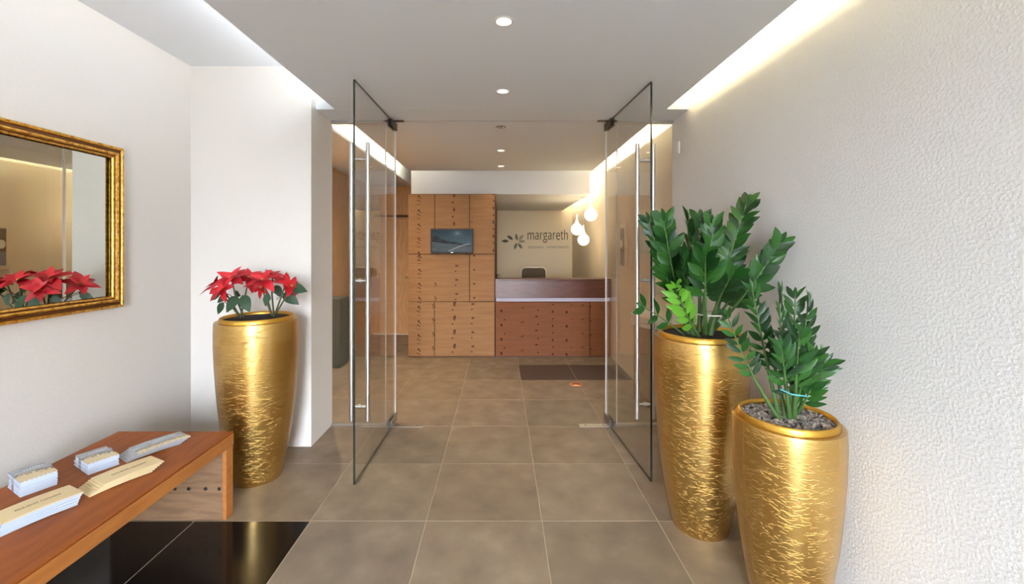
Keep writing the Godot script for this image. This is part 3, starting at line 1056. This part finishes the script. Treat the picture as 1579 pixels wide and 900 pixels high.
func build_planters() -> void:
	var a := planter("planter", "tall gold leaf planter holding the red poinsettias beside the bench", P(-1.505, 0, 2.65), 0.232, 0.968, 0.4)
	soil(a, 0.19, 0.976)
	var b := planter("planter", "tall gold leaf planter holding the large zz plant beside the right glass door", P(1.02, 0, 2.19), 0.226, 0.962, 1.9)
	soil(b, 0.185, 0.97)
	var c := planter("planter", "shorter gold leaf planter with pebbles, frontmost on the right", P(1.122, 0, 1.68), 0.190, 0.742, 3.3)
	soil(c, 0.155, 0.738)
	# pebbles on the soil of the front planter
	var mm := MultiMesh.new()
	mm.transform_format = MultiMesh.TRANSFORM_3D
	mm.use_colors = true
	var st := mb()
	lathe(st, [Vector2(0, -0.6), Vector2(0.7, -0.42), Vector2(1.0, 0.0), Vector2(0.72, 0.42), Vector2(0, 0.6)], Vector3.ZERO, 8)
	st.generate_normals()
	mm.mesh = st.commit()
	mm.instance_count = 900
	var pm := mat(Color.WHITE, 0.7)
	pm.vertex_color_use_as_albedo = true
	for i in 900:
		var rr := 0.150 * sqrt(rng.randf())
		var an := rng.randf() * TAU
		var s := rng.randf_range(0.0045, 0.0085)
		var bs := Basis(Vector3(rng.randf() - 0.5, 1, rng.randf() - 0.5).normalized(), rng.randf() * TAU).scaled_local(Vector3(s * rng.randf_range(0.8, 1.4), s, s))
		mm.set_instance_transform(i, Transform3D(bs, Vector3(rr * cos(an), 0.746 + 0.008 * (1 - rr / 0.155) + rng.randf() * 0.006, rr * sin(an))))
		mm.set_instance_color(i, [Color(0.30, 0.24, 0.20), Color(0.20, 0.17, 0.15), Color(0.42, 0.36, 0.30), Color(0.14, 0.13, 0.13)][rng.randi_range(0, 3)])
	var mi := MultiMeshInstance3D.new()
	mi.multimesh = mm
	mi.material_override = pm
	put(mi, "pebbles", c)
	stuff(mi)

# ---------------------------------------------------------------- plants
func curve_at(a: Vector3, b: Vector3, c: Vector3, t: float) -> Vector3:
	return a * (1 - t) * (1 - t) + b * 2 * t * (1 - t) + c * t * t

func blade(called: String, mesh: Mesh, m: Material, parent: Node, at: Vector3, dir: Vector3, face: Vector3, s := 1.0) -> void:
	var y := dir.normalized()
	var z := face - y * face.dot(y)
	if z.length() < 0.05:
		z = Vector3.UP.cross(y)
	z = z.normalized()
	var o := lay(called, mesh, m, parent, true)
	o.transform = Transform3D(Basis(y.cross(z), y, z).scaled_local(Vector3(s, s, s)), at)

func zz_stem(plant: Node3D, base: Vector3, tip: Vector3, bow: Vector3, pairs: int, leaves: Array, size: float, face: Vector3, first: float, spread: float, mats: Array, thick: float) -> void:
	var ctrl := base.lerp(tip, 0.5) + bow
	var pts := []
	var rad := []
	for i in 11:
		var s := i / 10.0
		pts.append(curve_at(base, ctrl, tip, s))
		rad.append(lerpf(thick, 0.002, pow(s, 0.55)))
	var st := mb()
	tube(st, pts, rad, 8)
	var stem := done("stem", st, M.zz_stem, plant, true)
	var swing := rng.randf_range(-0.9, 0.9)
	for i in pairs:
		var s := lerpf(first, 0.985, float(i) / maxf(1, pairs - 1))
		var p := curve_at(base, ctrl, tip, s)
		var d := (curve_at(base, ctrl, tip, minf(1, s + 0.02)) - curve_at(base, ctrl, tip, s - 0.02)).normalized()
		var n := (face - d * face.dot(d)).normalized().rotated(d, swing * s)
		var side := d.cross(n)
		var ang := lerpf(spread, spread * 0.5, float(i) / pairs) + rng.randf_range(-0.18, 0.18)
		for k in [-1.0, 1.0]:
			var twist := rng.randf_range(-0.6, 0.6)
			var dir: Vector3 = (d * cos(ang) + side * k * sin(ang)).rotated(d, k * -0.25 + twist * 0.6)
			var f: Vector3 = (n * 0.8 + d * -0.15 + side * k * -0.25).rotated(d, twist)
			var sc := size * lerpf(1.0, 0.72, absf(float(i) / pairs - 0.35)) * rng.randf_range(0.9, 1.1)
			blade("leaf", leaves[rng.randi_range(0, leaves.size() - 1)], mats[rng.randi_range(0, mats.size() - 1)], stem, p + side * k * 0.003, dir, f, sc)
	blade("leaf", leaves[0], mats[0], stem, tip, (tip - ctrl), face, size * 0.6)

func build_plants() -> void:
	var leaves := [leaf_mesh(0.112, 0.050, 0.25, 0.12, 0.5), leaf_mesh(0.118, 0.046, 0.35, 0.22, 0.48), leaf_mesh(0.106, 0.054, 0.15, 0.06, 0.52)]
	var slim := [leaf_mesh(0.105, 0.034, 0.3, 0.12, 0.45), leaf_mesh(0.112, 0.032, 0.4, 0.2, 0.45), leaf_mesh(0.10, 0.038, 0.2, 0.08, 0.48)]
	# big plant: [tip x px, tip y px, depth shift, base shift px, pairs, size, face, first, bow]
	var z0 := 2.19
	var base := P(1.02, 0.972, z0)
	var big := thing("zz_plant", "large zz plant with long leafy stems in the tall planter on the right", "plant", base)
	var stems := [
		[1001, 341, 0.0, -12, 12, 0.80, Vector3(0.5, 0.1, 0.9), 0.34, Vector3(-0.02, -0.04, 0)],
		[1024, 340, -0.06, -8, 10, 0.95, Vector3(0.2, 0.3, 1), 0.40, Vector3(-0.03, 0.02, 0)],
		[1034, 350, 0.14, -6, 9, 0.9, Vector3(-0.6, 0.2, 0.8), 0.45, Vector3(0, 0.02, 0)],
		[1060, 342, -0.14, -4, 10, 0.95, Vector3(0.3, 0.6, 0.8), 0.42, Vector3(0, 0.02, 0)],
		[1080, 338, 0.10, 0, 9, 0.9, Vector3(-0.3, 0.1, 1), 0.45, Vector3(0.0, 0.0, 0)],
		[1098, 348, -0.02, 0, 9, 0.95, Vector3(0.5, 0.2, 0.8), 0.45, Vector3(0.02, 0, 0)],
		[1152, 314, 0.0, 6, 15, 0.92, Vector3(-0.45, 0.15, 0.9), 0.36, Vector3(-0.035, 0.03, 0.03)],
		[1202, 374, -0.03, 10, 13, 0.85, Vector3(-0.4, 0.55, 0.75), 0.40, Vector3(0.0, -0.05, 0.02)],
		[1136, 392, 0.12, 6, 8, 0.9, Vector3(0.6, 0.2, 0.7), 0.5, Vector3(0, 0.02, 0)],
		[1128, 425, -0.16, 6, 7, 1.0, Vector3(0.1, 0.7, 0.7), 0.5, Vector3(0, 0.05, 0)],
		[1050, 398, -0.18, -4, 8, 1.0, Vector3(0.2, 0.5, 0.9), 0.45, Vector3(-0.01, 0.03, 0)],
		[1088, 395, -0.20, 2, 7, 1.0, Vector3(-0.2, 0.4, 0.9), 0.5, Vector3(0, 0.02, 0)],
		[1030, 415, 0.04, -10, 8, 0.95, Vector3(-0.3, 0.4, 0.8), 0.45, Vector3(-0.02, 0.02, 0)],
		[1150, 440, -0.05, 10, 6, 1.0, Vector3(0.0, 0.8, 0.6), 0.5, Vector3(0.0, 0.06, 0)],
	]
	for s in stems:
		var d: float = minf(z0 + s[2], 660.0 * 1.29 / (s[0] - 772.0))
		var tip := P(wx(s[0], d), wy(s[1], d), d) - base
		var b := Vector3(s[3] * 0.0033 * 1.4, 0, rng.randf_range(-0.05, 0.05))
		zz_stem(big, b, tip, s[8], s[4], leaves, s[5], s[6], s[7], 0.92, M.leaf, 0.015)
	# the fresh light green shoot and the small sprig leaning out to the left
	zz_stem(big, Vector3(-0.04, 0, 0.08), P(wx(1042, 2.05), wy(448, 2.05), 2.05) - base, Vector3(-0.02, 0.0, 0.02), 7, leaves, 0.78, Vector3(0.35, 0.25, 0.9), 0.26, 1.0, [M.leaf_young], 0.009)
	zz_stem(big, Vector3(-0.10, 0, 0.06), P(wx(994, 2.1), wy(474, 2.1), 2.1) - base, Vector3(0.03, -0.005, 0), 3, leaves, 0.72, Vector3(0.2, 0.3, 0.9), 0.5, 1.1, [M.leaf[0]], 0.005)
	var ring := mb()
	var loop := []
	for i in 25:
		loop.append(Vector3(0.05 + 0.075 * cos(TAU * i / 24), 0.105, 0.075 * sin(TAU * i / 24)))
	tube(ring, loop, [0.004], 6, false)
	done("tie", ring, M.cord, big, true)
	# smaller plant
	z0 = 1.68
	base = P(1.122, 0.75, z0)
	var small := thing("zz_plant", "smaller zz plant with slim leaves in the front pebbled planter", "plant", base)
	stems = [
		[1160, 447, 0.0, -6, 10, 0.72, Vector3(-0.1, 0.1, 1), 0.38, Vector3(-0.01, 0.02, 0)],
		[1122, 488, -0.02, -12, 8, 0.62, Vector3(0.1, 0.5, 0.9), 0.50, Vector3(-0.01, -0.05, 0)],
		[1202, 452, -0.06, 0, 10, 0.78, Vector3(0.3, 0.2, 0.9), 0.36, Vector3(-0.02, 0, 0)],
		[1226, 458, 0.10, 4, 9, 0.72, Vector3(-0.5, 0.2, 0.8), 0.42, Vector3(0, 0, 0)],
		[1246, 468, 0.03, 6, 9, 0.78, Vector3(0.0, 0.9, 0.5), 0.40, Vector3(0.01, 0.02, 0)],
		[1180, 500, 0.08, -4, 8, 0.7, Vector3(0.4, 0.3, 0.8), 0.42, Vector3(0, 0.01, 0)],
		[1272, 558, -0.03, 10, 9, 0.75, Vector3(0.1, 0.7, 0.7), 0.42, Vector3(-0.01, 0.03, 0)],
		[1254, 548, -0.12, 8, 8, 0.75, Vector3(-0.2, 0.4, 0.9), 0.40, Vector3(0, 0.02, 0)],
		[1232, 520, -0.14, 2, 8, 0.8, Vector3(0.2, 0.5, 0.8), 0.40, Vector3(0, 0.01, 0)],
		[1250, 600, -0.05, 12, 4, 0.75, Vector3(0.1, 0.8, 0.6), 0.55, Vector3(0, -0.01, 0)],
		[1205, 535, -0.13, -2, 7, 0.78, Vector3(-0.3, 0.4, 0.9), 0.4, Vector3(0, 0.01, 0)],
	]
	for s in stems:
		var d: float = minf(z0 + s[2], 660.0 * 1.29 / (s[0] - 772.0))
		var tip := P(wx(s[0], d), wy(s[1], d), d) - base
		var b := Vector3(s[3] * 0.0036, 0, rng.randf_range(-0.04, 0.04))
		zz_stem(small, b, tip, s[8], s[4], slim, s[5], s[6], s[7], 0.95, M.leaf, 0.011)
	var tie := mb()
	tube(tie, [P(wx(1203, 1.55), wy(600, 1.55), 1.55) - base, P(wx(1222, 1.53), wy(608, 1.53), 1.53) - base, P(wx(1246, 1.56), wy(611, 1.56), 1.56) - base], [0.0022], 6)
	done("tie", tie, mat(col(92, 178, 206), 0.4), small, true)
	build_poinsettia()

func build_poinsettia() -> void:
	var bm := [leaf_mesh(0.132, 0.062, 0.22, 0.22, 0.4), leaf_mesh(0.12, 0.056, 0.3, 0.12, 0.38), leaf_mesh(0.085, 0.042, 0.3, 0.1, 0.4)]
	var gm := [leaf_mesh(0.12, 0.072, 0.12, 0.18, 0.38), leaf_mesh(0.085, 0.048, 0.15, 0.2, 0.4)]
	var zc := 2.65
	# each: base px, flower heads [x px, y px, depth shift, tilt x, size], hanging leaves [x px, y px, depth shift, direction]
	var plants := [
		["red poinsettia with the tallest bract, left one in the gold planter", 371, 2.63,
			[[357, 429, -0.04, Vector3(-0.1, 0.85, 0.5), 1.05], [335, 438, 0.02, Vector3(-0.6, 0.7, 0.4), 0.85], [345, 446, -0.10, Vector3(-0.35, 0.55, 0.8), 0.75], [384, 428, 0.04, Vector3(0.35, 0.85, 0.3), 0.9]],
			[[352, 453, -0.05, Vector3(-0.75, -0.55, 0.2)], [340, 452, 0.03, Vector3(-0.8, -0.4, 0)], [366, 456, -0.08, Vector3(-0.45, -0.8, 0.35)], [374, 455, -0.08, Vector3(0.5, -0.75, 0.35)], [345, 466, 0.0, Vector3(-0.5, -0.85, 0.1)], [362, 450, 0.08, Vector3(-0.2, -0.4, -0.8)]]],
		["red poinsettia with the long right-hand bract, right one in the gold planter", 420, 2.66,
			[[405, 432, -0.04, Vector3(0.0, 0.85, 0.5), 0.95], [420, 425, 0.06, Vector3(0.15, 0.95, 0.1), 0.85], [441, 436, 0.0, Vector3(0.6, 0.75, 0.2), 0.85], [449, 441, -0.03, Vector3(0.75, 0.45, 0.45), 0.6], [404, 443, 0.05, Vector3(-0.2, 0.2, 0.9), 0.6]],
			[[414, 452, -0.06, Vector3(-0.15, -0.95, 0.3)], [424, 440, 0.04, Vector3(0.4, -0.5, 0.2)], [440, 446, 0.0, Vector3(0.85, -0.2, 0.3)], [437, 452, 0.05, Vector3(0.7, -0.5, 0)], [446, 442, -0.02, Vector3(0.9, -0.15, 0.2)]]],
	]
	for q in plants:
		var base := P(wx(q[1], q[2]), 0.982, q[2])
		var t := thing("poinsettia", q[0], "plant", base, 0.0, "two poinsettias in one planter")
		for h in q[3]:
			var d: float = zc + h[2]
			var at := P(wx(h[0], d), wy(h[1], d), d) - base
			var st := mb()
			tube(st, [Vector3(rng.randf_range(-0.015, 0.015), 0, rng.randf_range(-0.015, 0.015)), at * 0.5 + Vector3(at.x * 0.1, 0.01, 0), at], [0.0055, 0.0045, 0.0035], 7)
			var stem := done("stem", st, M.p_stem, t, true)
			var n: Vector3 = h[3].normalized()
			var e := n.cross(Vector3(0.3, 0.2, 1)).normalized()
			for ringn in 2:
				var cnt := 6 if ringn == 0 else 4
				for k in cnt:
					var a := TAU * (k + 0.5 * ringn) / cnt + rng.randf_range(-0.2, 0.2)
					var out := e.rotated(n, a)
					var lift := rng.randf_range(-0.05, 0.35) if ringn == 0 else rng.randf_range(0.4, 0.7)
					blade("bract", bm[ringn + (rng.randi() % 2 if ringn == 0 else 1)], M.bract[rng.randi_range(0, 2)], stem, at + n * 0.004 * ringn, out + n * lift, n - out * lift * 0.6, h[4] * rng.randf_range(0.85, 1.1))
			var cy := mb()
			for k in 5:
				lathe(cy, [Vector2(0, -0.004), Vector2(0.004, 0.0), Vector2(0.003, 0.004), Vector2(0, 0.005)], at + n * 0.008 + e.rotated(n, k * 1.25) * 0.006, 6)
			done("flower_bud", cy, M.yellow, stem, true)
		for h in q[4]:
			var d: float = zc + h[2]
			var at := P(wx(h[0], d), wy(h[1], d), d) - base
			var st := mb()
			tube(st, [Vector3(at.x * 0.35, at.y * 0.75, at.z * 0.35), at], [0.002], 5)
			var stalk := done("leaf_stalk", st, M.p_stem, t, true)
			blade("leaf", gm[rng.randi() % 2], M.p_leaf, stalk, at, h[3], Vector3(0.1, 0.45, 0.9), rng.randf_range(0.85, 1.05))

# ---------------------------------------------------------------- small things
func build_small_things() -> void:
	# switch on the right wall
	var s := thing("wall_switch", "small white square switch plate on the plaster wall beside the glass", "switch", P(1.37, 2.13, 3.31))
	done("plate", block(1.358, 1.37, 2.13, 2.225, 3.27, 3.35, 0.003), M.plastic, s)
	done("rocker", block(1.353, 1.358, 2.143, 2.212, 3.283, 3.337, 0.002), M.plastic, s)
	# cream half-round console and wall box beyond the right door
	var c := thing("half_round_console", "cream half round console on the reception wall behind the tall planter", "console", P(1.42, 0, 3.95))
	var st := mb()
	var half := PackedVector2Array()
	for i in 17:
		var a := PI / 2 + PI * i / 16
		half.append(Vector2(0.2 * cos(a), 0.3 * sin(a)))
	prism(st, half, 0.05, Transform3D(Basis(Vector3.RIGHT, -PI / 2), P(1.419, 0.745, 3.95)))
	done("top", st, M.plastic, c)
	st = mb()
	var inner := PackedVector2Array()
	for p in half:
		inner.append(p * 0.86)
	prism(st, inner, 0.72, Transform3D(Basis(Vector3.RIGHT, -PI / 2), P(1.419, 0.0, 3.95)))
	done("drum", st, M.bench_leg, c)
	st = mb()
	prism(st, half, 0.03, Transform3D(Basis(Vector3.RIGHT, -PI / 2), P(1.419, 0.705, 3.95)))
	done("lip", st, M.plastic, c)
	var w := thing("wall_box", "small cream box fixed to the reception wall above the half round console", "box", P(1.42, 1.03, 3.8))
	done("body", block(1.34, 1.42, 1.0, 1.09, 3.74, 3.86, 0.006), M.cream, w)
	done("cover", block(1.332, 1.42, 1.09, 1.10, 3.735, 3.865, 0.003), M.cream, w)
	# dark cabinet beyond the left pane
	var k := thing("low_cabinet", "low dark cabinet against the wood wall beyond the left glass pane", "cabinet", P(-1.985, 0, 5.1))
	done("body", block(-2.098, -1.873, 0.04, 0.785, 4.985, 5.3, 0.003), M.cabinet, k)
	done("top", block(-2.098, -1.868, 0.785, 0.81, 4.98, 5.305, 0.003), M.cabinet, k)
	done("plinth", block(-2.098, -1.885, 0.0, 0.04, 4.995, 5.29), M.black, k)
	done("door", block(-1.873, -1.868, 0.06, 0.77, 5.0, 5.285, 0.002), mat(col(46, 40, 34), 0.5), k)
	# round orange sticker with two footprints
	var f := thing("floor_sticker", "small round orange floor sticker with two dark footprints", "sticker", P(0.776, 0.0, 4.42))
	st = mb()
	lathe(st, [Vector2(0.066, 0.0), Vector2(0.066, 0.0012), Vector2(0.0, 0.0012)], P(0.776, 0, 4.42), 28)
	done("disc", st, M.orange, f)
	for sd in [-1.0, 1.0]:
		st = mb()
		prism(st, oval(0.013, 0.034, 14), 0.0005, Transform3D(Basis(Vector3.UP, sd * 0.9) * Basis(Vector3.RIGHT, -PI / 2), P(0.776 + sd * 0.024, 0.0013, 4.42)))
		done("footprint", st, M.black, f)
	# little stand on the counter's left end
	var b := thing("counter_stand", "tiny dark metal stand with a white knob on the counter's left end", "stand", P(-0.045, 1.003, 5.58))
	st = mb()
	lathe(st, [Vector2(0.0, 0.0), Vector2(0.022, 0.0), Vector2(0.022, 0.008), Vector2(0.005, 0.012), Vector2(0.004, 0.06), Vector2(0.0, 0.06)], Vector3.ZERO, 14)
	done("base", st, M.black, b, true)
	st = mb()
	tube(st, [Vector3(0, 0.055, 0), Vector3(0.03, 0.05, 0), Vector3(0.036, 0.02, 0)], [0.004], 7)
	done("arm", st, M.dark_steel, b, true)
	st = mb()
	lathe(st, [Vector2(0, -0.009), Vector2(0.009, 0), Vector2(0, 0.009)], Vector3(0.0, 0.068, 0), 12)
	done("knob", st, M.plastic, b, true)
	# framed picture on the reception wall, seen in the mirror
	var p := thing("framed_picture", "cream framed dark picture on the reception wall, seen in the mirror", "picture", P(1.42, 1.4, 4.92))
	done("frame", block(1.40, 1.42, 1.15, 1.68, 4.80, 5.05, 0.004), M.cream, p)
	st = mb()
	var px := 1.3985
	quad(st, P(px, 1.2, 4.84), P(px, 1.2, 5.01), P(px, 1.63, 5.01), P(px, 1.63, 4.84))
	var im := Image.create(96, 72, false, Image.FORMAT_RGBA8)
	for y in 72:
		for x in 96:
			var cc := col(70, 62, 56)
			if Vector2((x - 66) / 26.0, (y - 30) / 9.0).length() < 1.0:
				cc = col(220, 218, 206)
			elif y > 44:
				cc = col(66, 86, 120).lerp(col(150, 156, 160), 0.5 + 0.5 * sin(x * 0.7 + y))
			im.set_pixel(x, y, cc)
	var pm := mat(Color.WHITE, 0.4)
	pm.albedo_texture = ImageTexture.create_from_image(im)
	done("print", st, pm, p)

# ---------------------------------------------------------------- leaflets on the bench
func sheet_mesh(l: float, w: float, h: float, bow: float) -> ArrayMesh:
	# a leaflet lying flat: length along -z, width along x, folded edges slightly rounded, bowed in the middle
	var st := mb()
	st.set_smooth_group(4)
	var n := 8
	for i in n:
		var a := float(i) / n
		var b := float(i + 1) / n
		var za := -l * a
		var zb := -l * b
		var ya := bow * sin(PI * a)
		var yb := bow * sin(PI * b)
		st.set_smooth_group(4)
		quad(st, Vector3(0, ya + h, za), Vector3(w, ya + h, za), Vector3(w, yb + h, zb), Vector3(0, yb + h, zb), [Vector2(0, a), Vector2(1, a), Vector2(1, b), Vector2(0, b)])
		st.set_smooth_group(-1)
		quad(st, Vector3(w, ya, za), Vector3(w, yb, zb), Vector3(w, yb + h, zb), Vector3(w, ya + h, za))
		quad(st, Vector3(0, yb, zb), Vector3(0, ya, za), Vector3(0, ya + h, za), Vector3(0, yb + h, zb))
		quad(st, Vector3(0, yb, zb), Vector3(w, yb, zb), Vector3(w, ya, za), Vector3(0, ya, za))
	quad(st, Vector3(0, 0, 0), Vector3(w, 0, 0), Vector3(w, h, 0), Vector3(0, h, 0))
	quad(st, Vector3(w, 0, -l), Vector3(0, 0, -l), Vector3(0, h, -l), Vector3(w, h, -l))
	st.generate_normals()
	return st.commit()

func card_picture(w: int, h: int, seed_: int, kind: int) -> ImageTexture:
	var im := Image.create(w, h, false, Image.FORMAT_RGBA8)
	var n := FastNoiseLite.new()
	n.seed = seed_
	n.frequency = 0.03
	for y in h:
		for x in w:
			var u := float(x) / w
			var v := float(y) / h
			var c := col(150, 158, 162).lerp(col(196, 202, 206), clampf(n.get_noise_2d(x * 2.0, y * 0.5) + 0.5, 0, 1))
			var edge := 0.50 + 0.08 * sin(v * 5.0 + seed_)
			if kind == 1:
				edge = 0.62 + 0.05 * sin(v * 4.0)
			if u > edge:
				c = col(228, 208, 168)
			if absf(u - edge) < 0.025:
				c = col(60, 58, 56)
			if u > 0.2 and u < 0.28 and v > 0.3 and v < 0.85 and (y / 3) % 2 == 0:
				c = col(244, 244, 246)
			if u > edge + 0.05 and u < edge + 0.2 and n.get_noise_2d(x * 4.0, y * 4.0 + 300) > 0.25:
				c = col(90, 66, 54)
			if Vector2((u - 0.42) / 0.03, (v - 0.3) / 0.05).length() < 1.0:
				c = col(190, 60, 54)
			im.set_pixel(x, y, c)
	return ImageTexture.create_from_image(im)

func build_prints() -> void:
	var y := 0.4352
	# two wrapped stacks of small cards
	var spots := [[-1.886, 1.68, 13, 0.0047, "left"], [-1.778, 1.845, 11, 0.0045, "right"]]
	var ang := atan2(0.49, 0.87)
	var card := sheet_mesh(0.105, 0.148, 0.0040, 0.0)
	var face_m := mat(Color.WHITE, 0.25)
	face_m.albedo_texture = card_picture(96, 72, 3, 0)
	var who := ["the leftmost card stack", "the card stack touching the fanned leaflets"]
	var nth := ["first", "second", "third", "fourth", "fifth", "sixth", "seventh", "eighth", "ninth", "tenth", "eleventh", "twelfth", "thirteenth"]
	for q in 2:
		var s: Array = spots[q]
		var proto: Node3D = null
		for i in s[2]:
			var last: bool = i == s[2] - 1
			var o: Node3D
			if i == 0 or last:
				o = thing("info_card", "", "card")
				lay("sheet", card, face_m if last else M.paper_blue, o, true)
				if i == 0:
					proto = o
			else:
				o = proto.duplicate()
				put(o, "info_card")
			var u := Vector3(sin(ang), 0, -cos(ang))
			o.rotation.y = -ang + rng.randf_range(-0.02, 0.02)
			# the sheet's corner at the left end: its width runs back towards the wall
			o.position = P(s[0], y + i * s[3], s[1]) - u.rotated(Vector3.UP, PI / 2) * -0.148 * 0.0 + Vector3(rng.randf_range(-0.0015, 0.0015), 0, rng.randf_range(-0.0015, 0.0015))
			o.position += Basis(Vector3.UP, o.rotation.y) * Vector3(-0.148, 0, 0)
			tag(o, ("printed card on top of " if last else "white edged card, %s from the bottom of " % nth[i]) + who[q], "card", ["cards in the first small stack", "cards in the second small stack"][q])
		# clear wrapping band round the stack
		var hh: float = s[2] * s[3]
		var bd := thing("paper_band", ["clear band round the first small card stack", "clear band round the second small card stack"][q], "band", P(s[0], y, s[1]), -ang)
		var st := mb()
		var bm := glass(col(200, 205, 215), 0.25)
		for e in [[Vector3(-0.085, hh / 2, 0.0025), Vector3(0.026, hh + 0.006, 0.001)], [Vector3(-0.085, hh + 0.0025, -0.0525), Vector3(0.026, 0.001, 0.11)], [Vector3(-0.085, hh / 2, -0.1075), Vector3(0.026, hh + 0.006, 0.001)]]:
			bx(st, e[0], e[1])
		done("band", st, bm, bd, true)
	# long beige brochures: [front right corner at the near end x, d, direction, count, pitch, fan]
	var long := sheet_mesh(0.212, 0.112, 0.0034, 0.004)
	var stacks := [
		[-1.700, 1.440, atan2(0.40, 0.917), 9, 0.0049, 0.002, M.beige_paper, M.paper_blue, "beige brochure", "the front stack at the bench edge", "brochures in the front beige stack"],
		[-1.616, 1.682, atan2(0.44, 0.898), 6, 0.0047, 0.009, M.beige_paper, M.beige_paper, "beige brochure", "the fanned beige stack", "brochures in the fanned beige stack"],
		[-1.702, 1.950, atan2(0.50, 0.866), 6, 0.0040, 0.009, null, M.grey_paper, "grey leaflet", "the fanned stack at the bench's far end", "leaflets in the fanned grey stack"],
	]
	var grey_face := mat(Color.WHITE, 0.35)
	grey_face.albedo_texture = card_picture(72, 128, 8, 1)
	for s in stacks:
		var proto: Node3D = null
		for i in s[3]:
			var last: bool = i == s[3] - 1
			var o: Node3D
			if i == 0 or last:
				o = thing("brochure" if s[6] else "leaflet", "", "brochure" if s[6] else "leaflet")
				var m: Material = s[7]
				if last:
					m = s[6] if s[6] else grey_face
				lay("sheet", long, m, o, true)
				if last and s[6]:
					var tt := TextMesh.new()
					var sf := SystemFont.new()
					sf.font_names = PackedStringArray(["Droid Serif"])
					tt.font = sf
					tt.text = "HOLIDAY Cermans"
					tt.font_size = 32
					tt.pixel_size = 0.00042
					tt.depth = 0.0004
					var ti := lay("printed_title", tt, M.ink, o, true)
					ti.transform = Transform3D(Basis(Vector3(0, 0, -1), Vector3(-1, 0, 0), Vector3(0, 1, 0)), Vector3(0.058, 0.0036 + 0.004, -0.106))
				if i == 0:
					proto = o
			else:
				o = proto.duplicate()
				put(o, "brochure" if s[6] else "leaflet")
			o.rotation.y = -s[2] + (rng.randf_range(-0.015, 0.015) if s[5] < 0.005 else 0.0)
			var back := Basis(Vector3.UP, o.rotation.y)
			o.position = P(s[0], y + i * s[4], s[1]) + back * Vector3(-0.112, 0, -s[5] * i)
			tag(o, s[8] + (" on top of " if last else ", %s from the bottom of " % nth[i]) + s[9], "brochure" if s[6] else "leaflet", s[10])
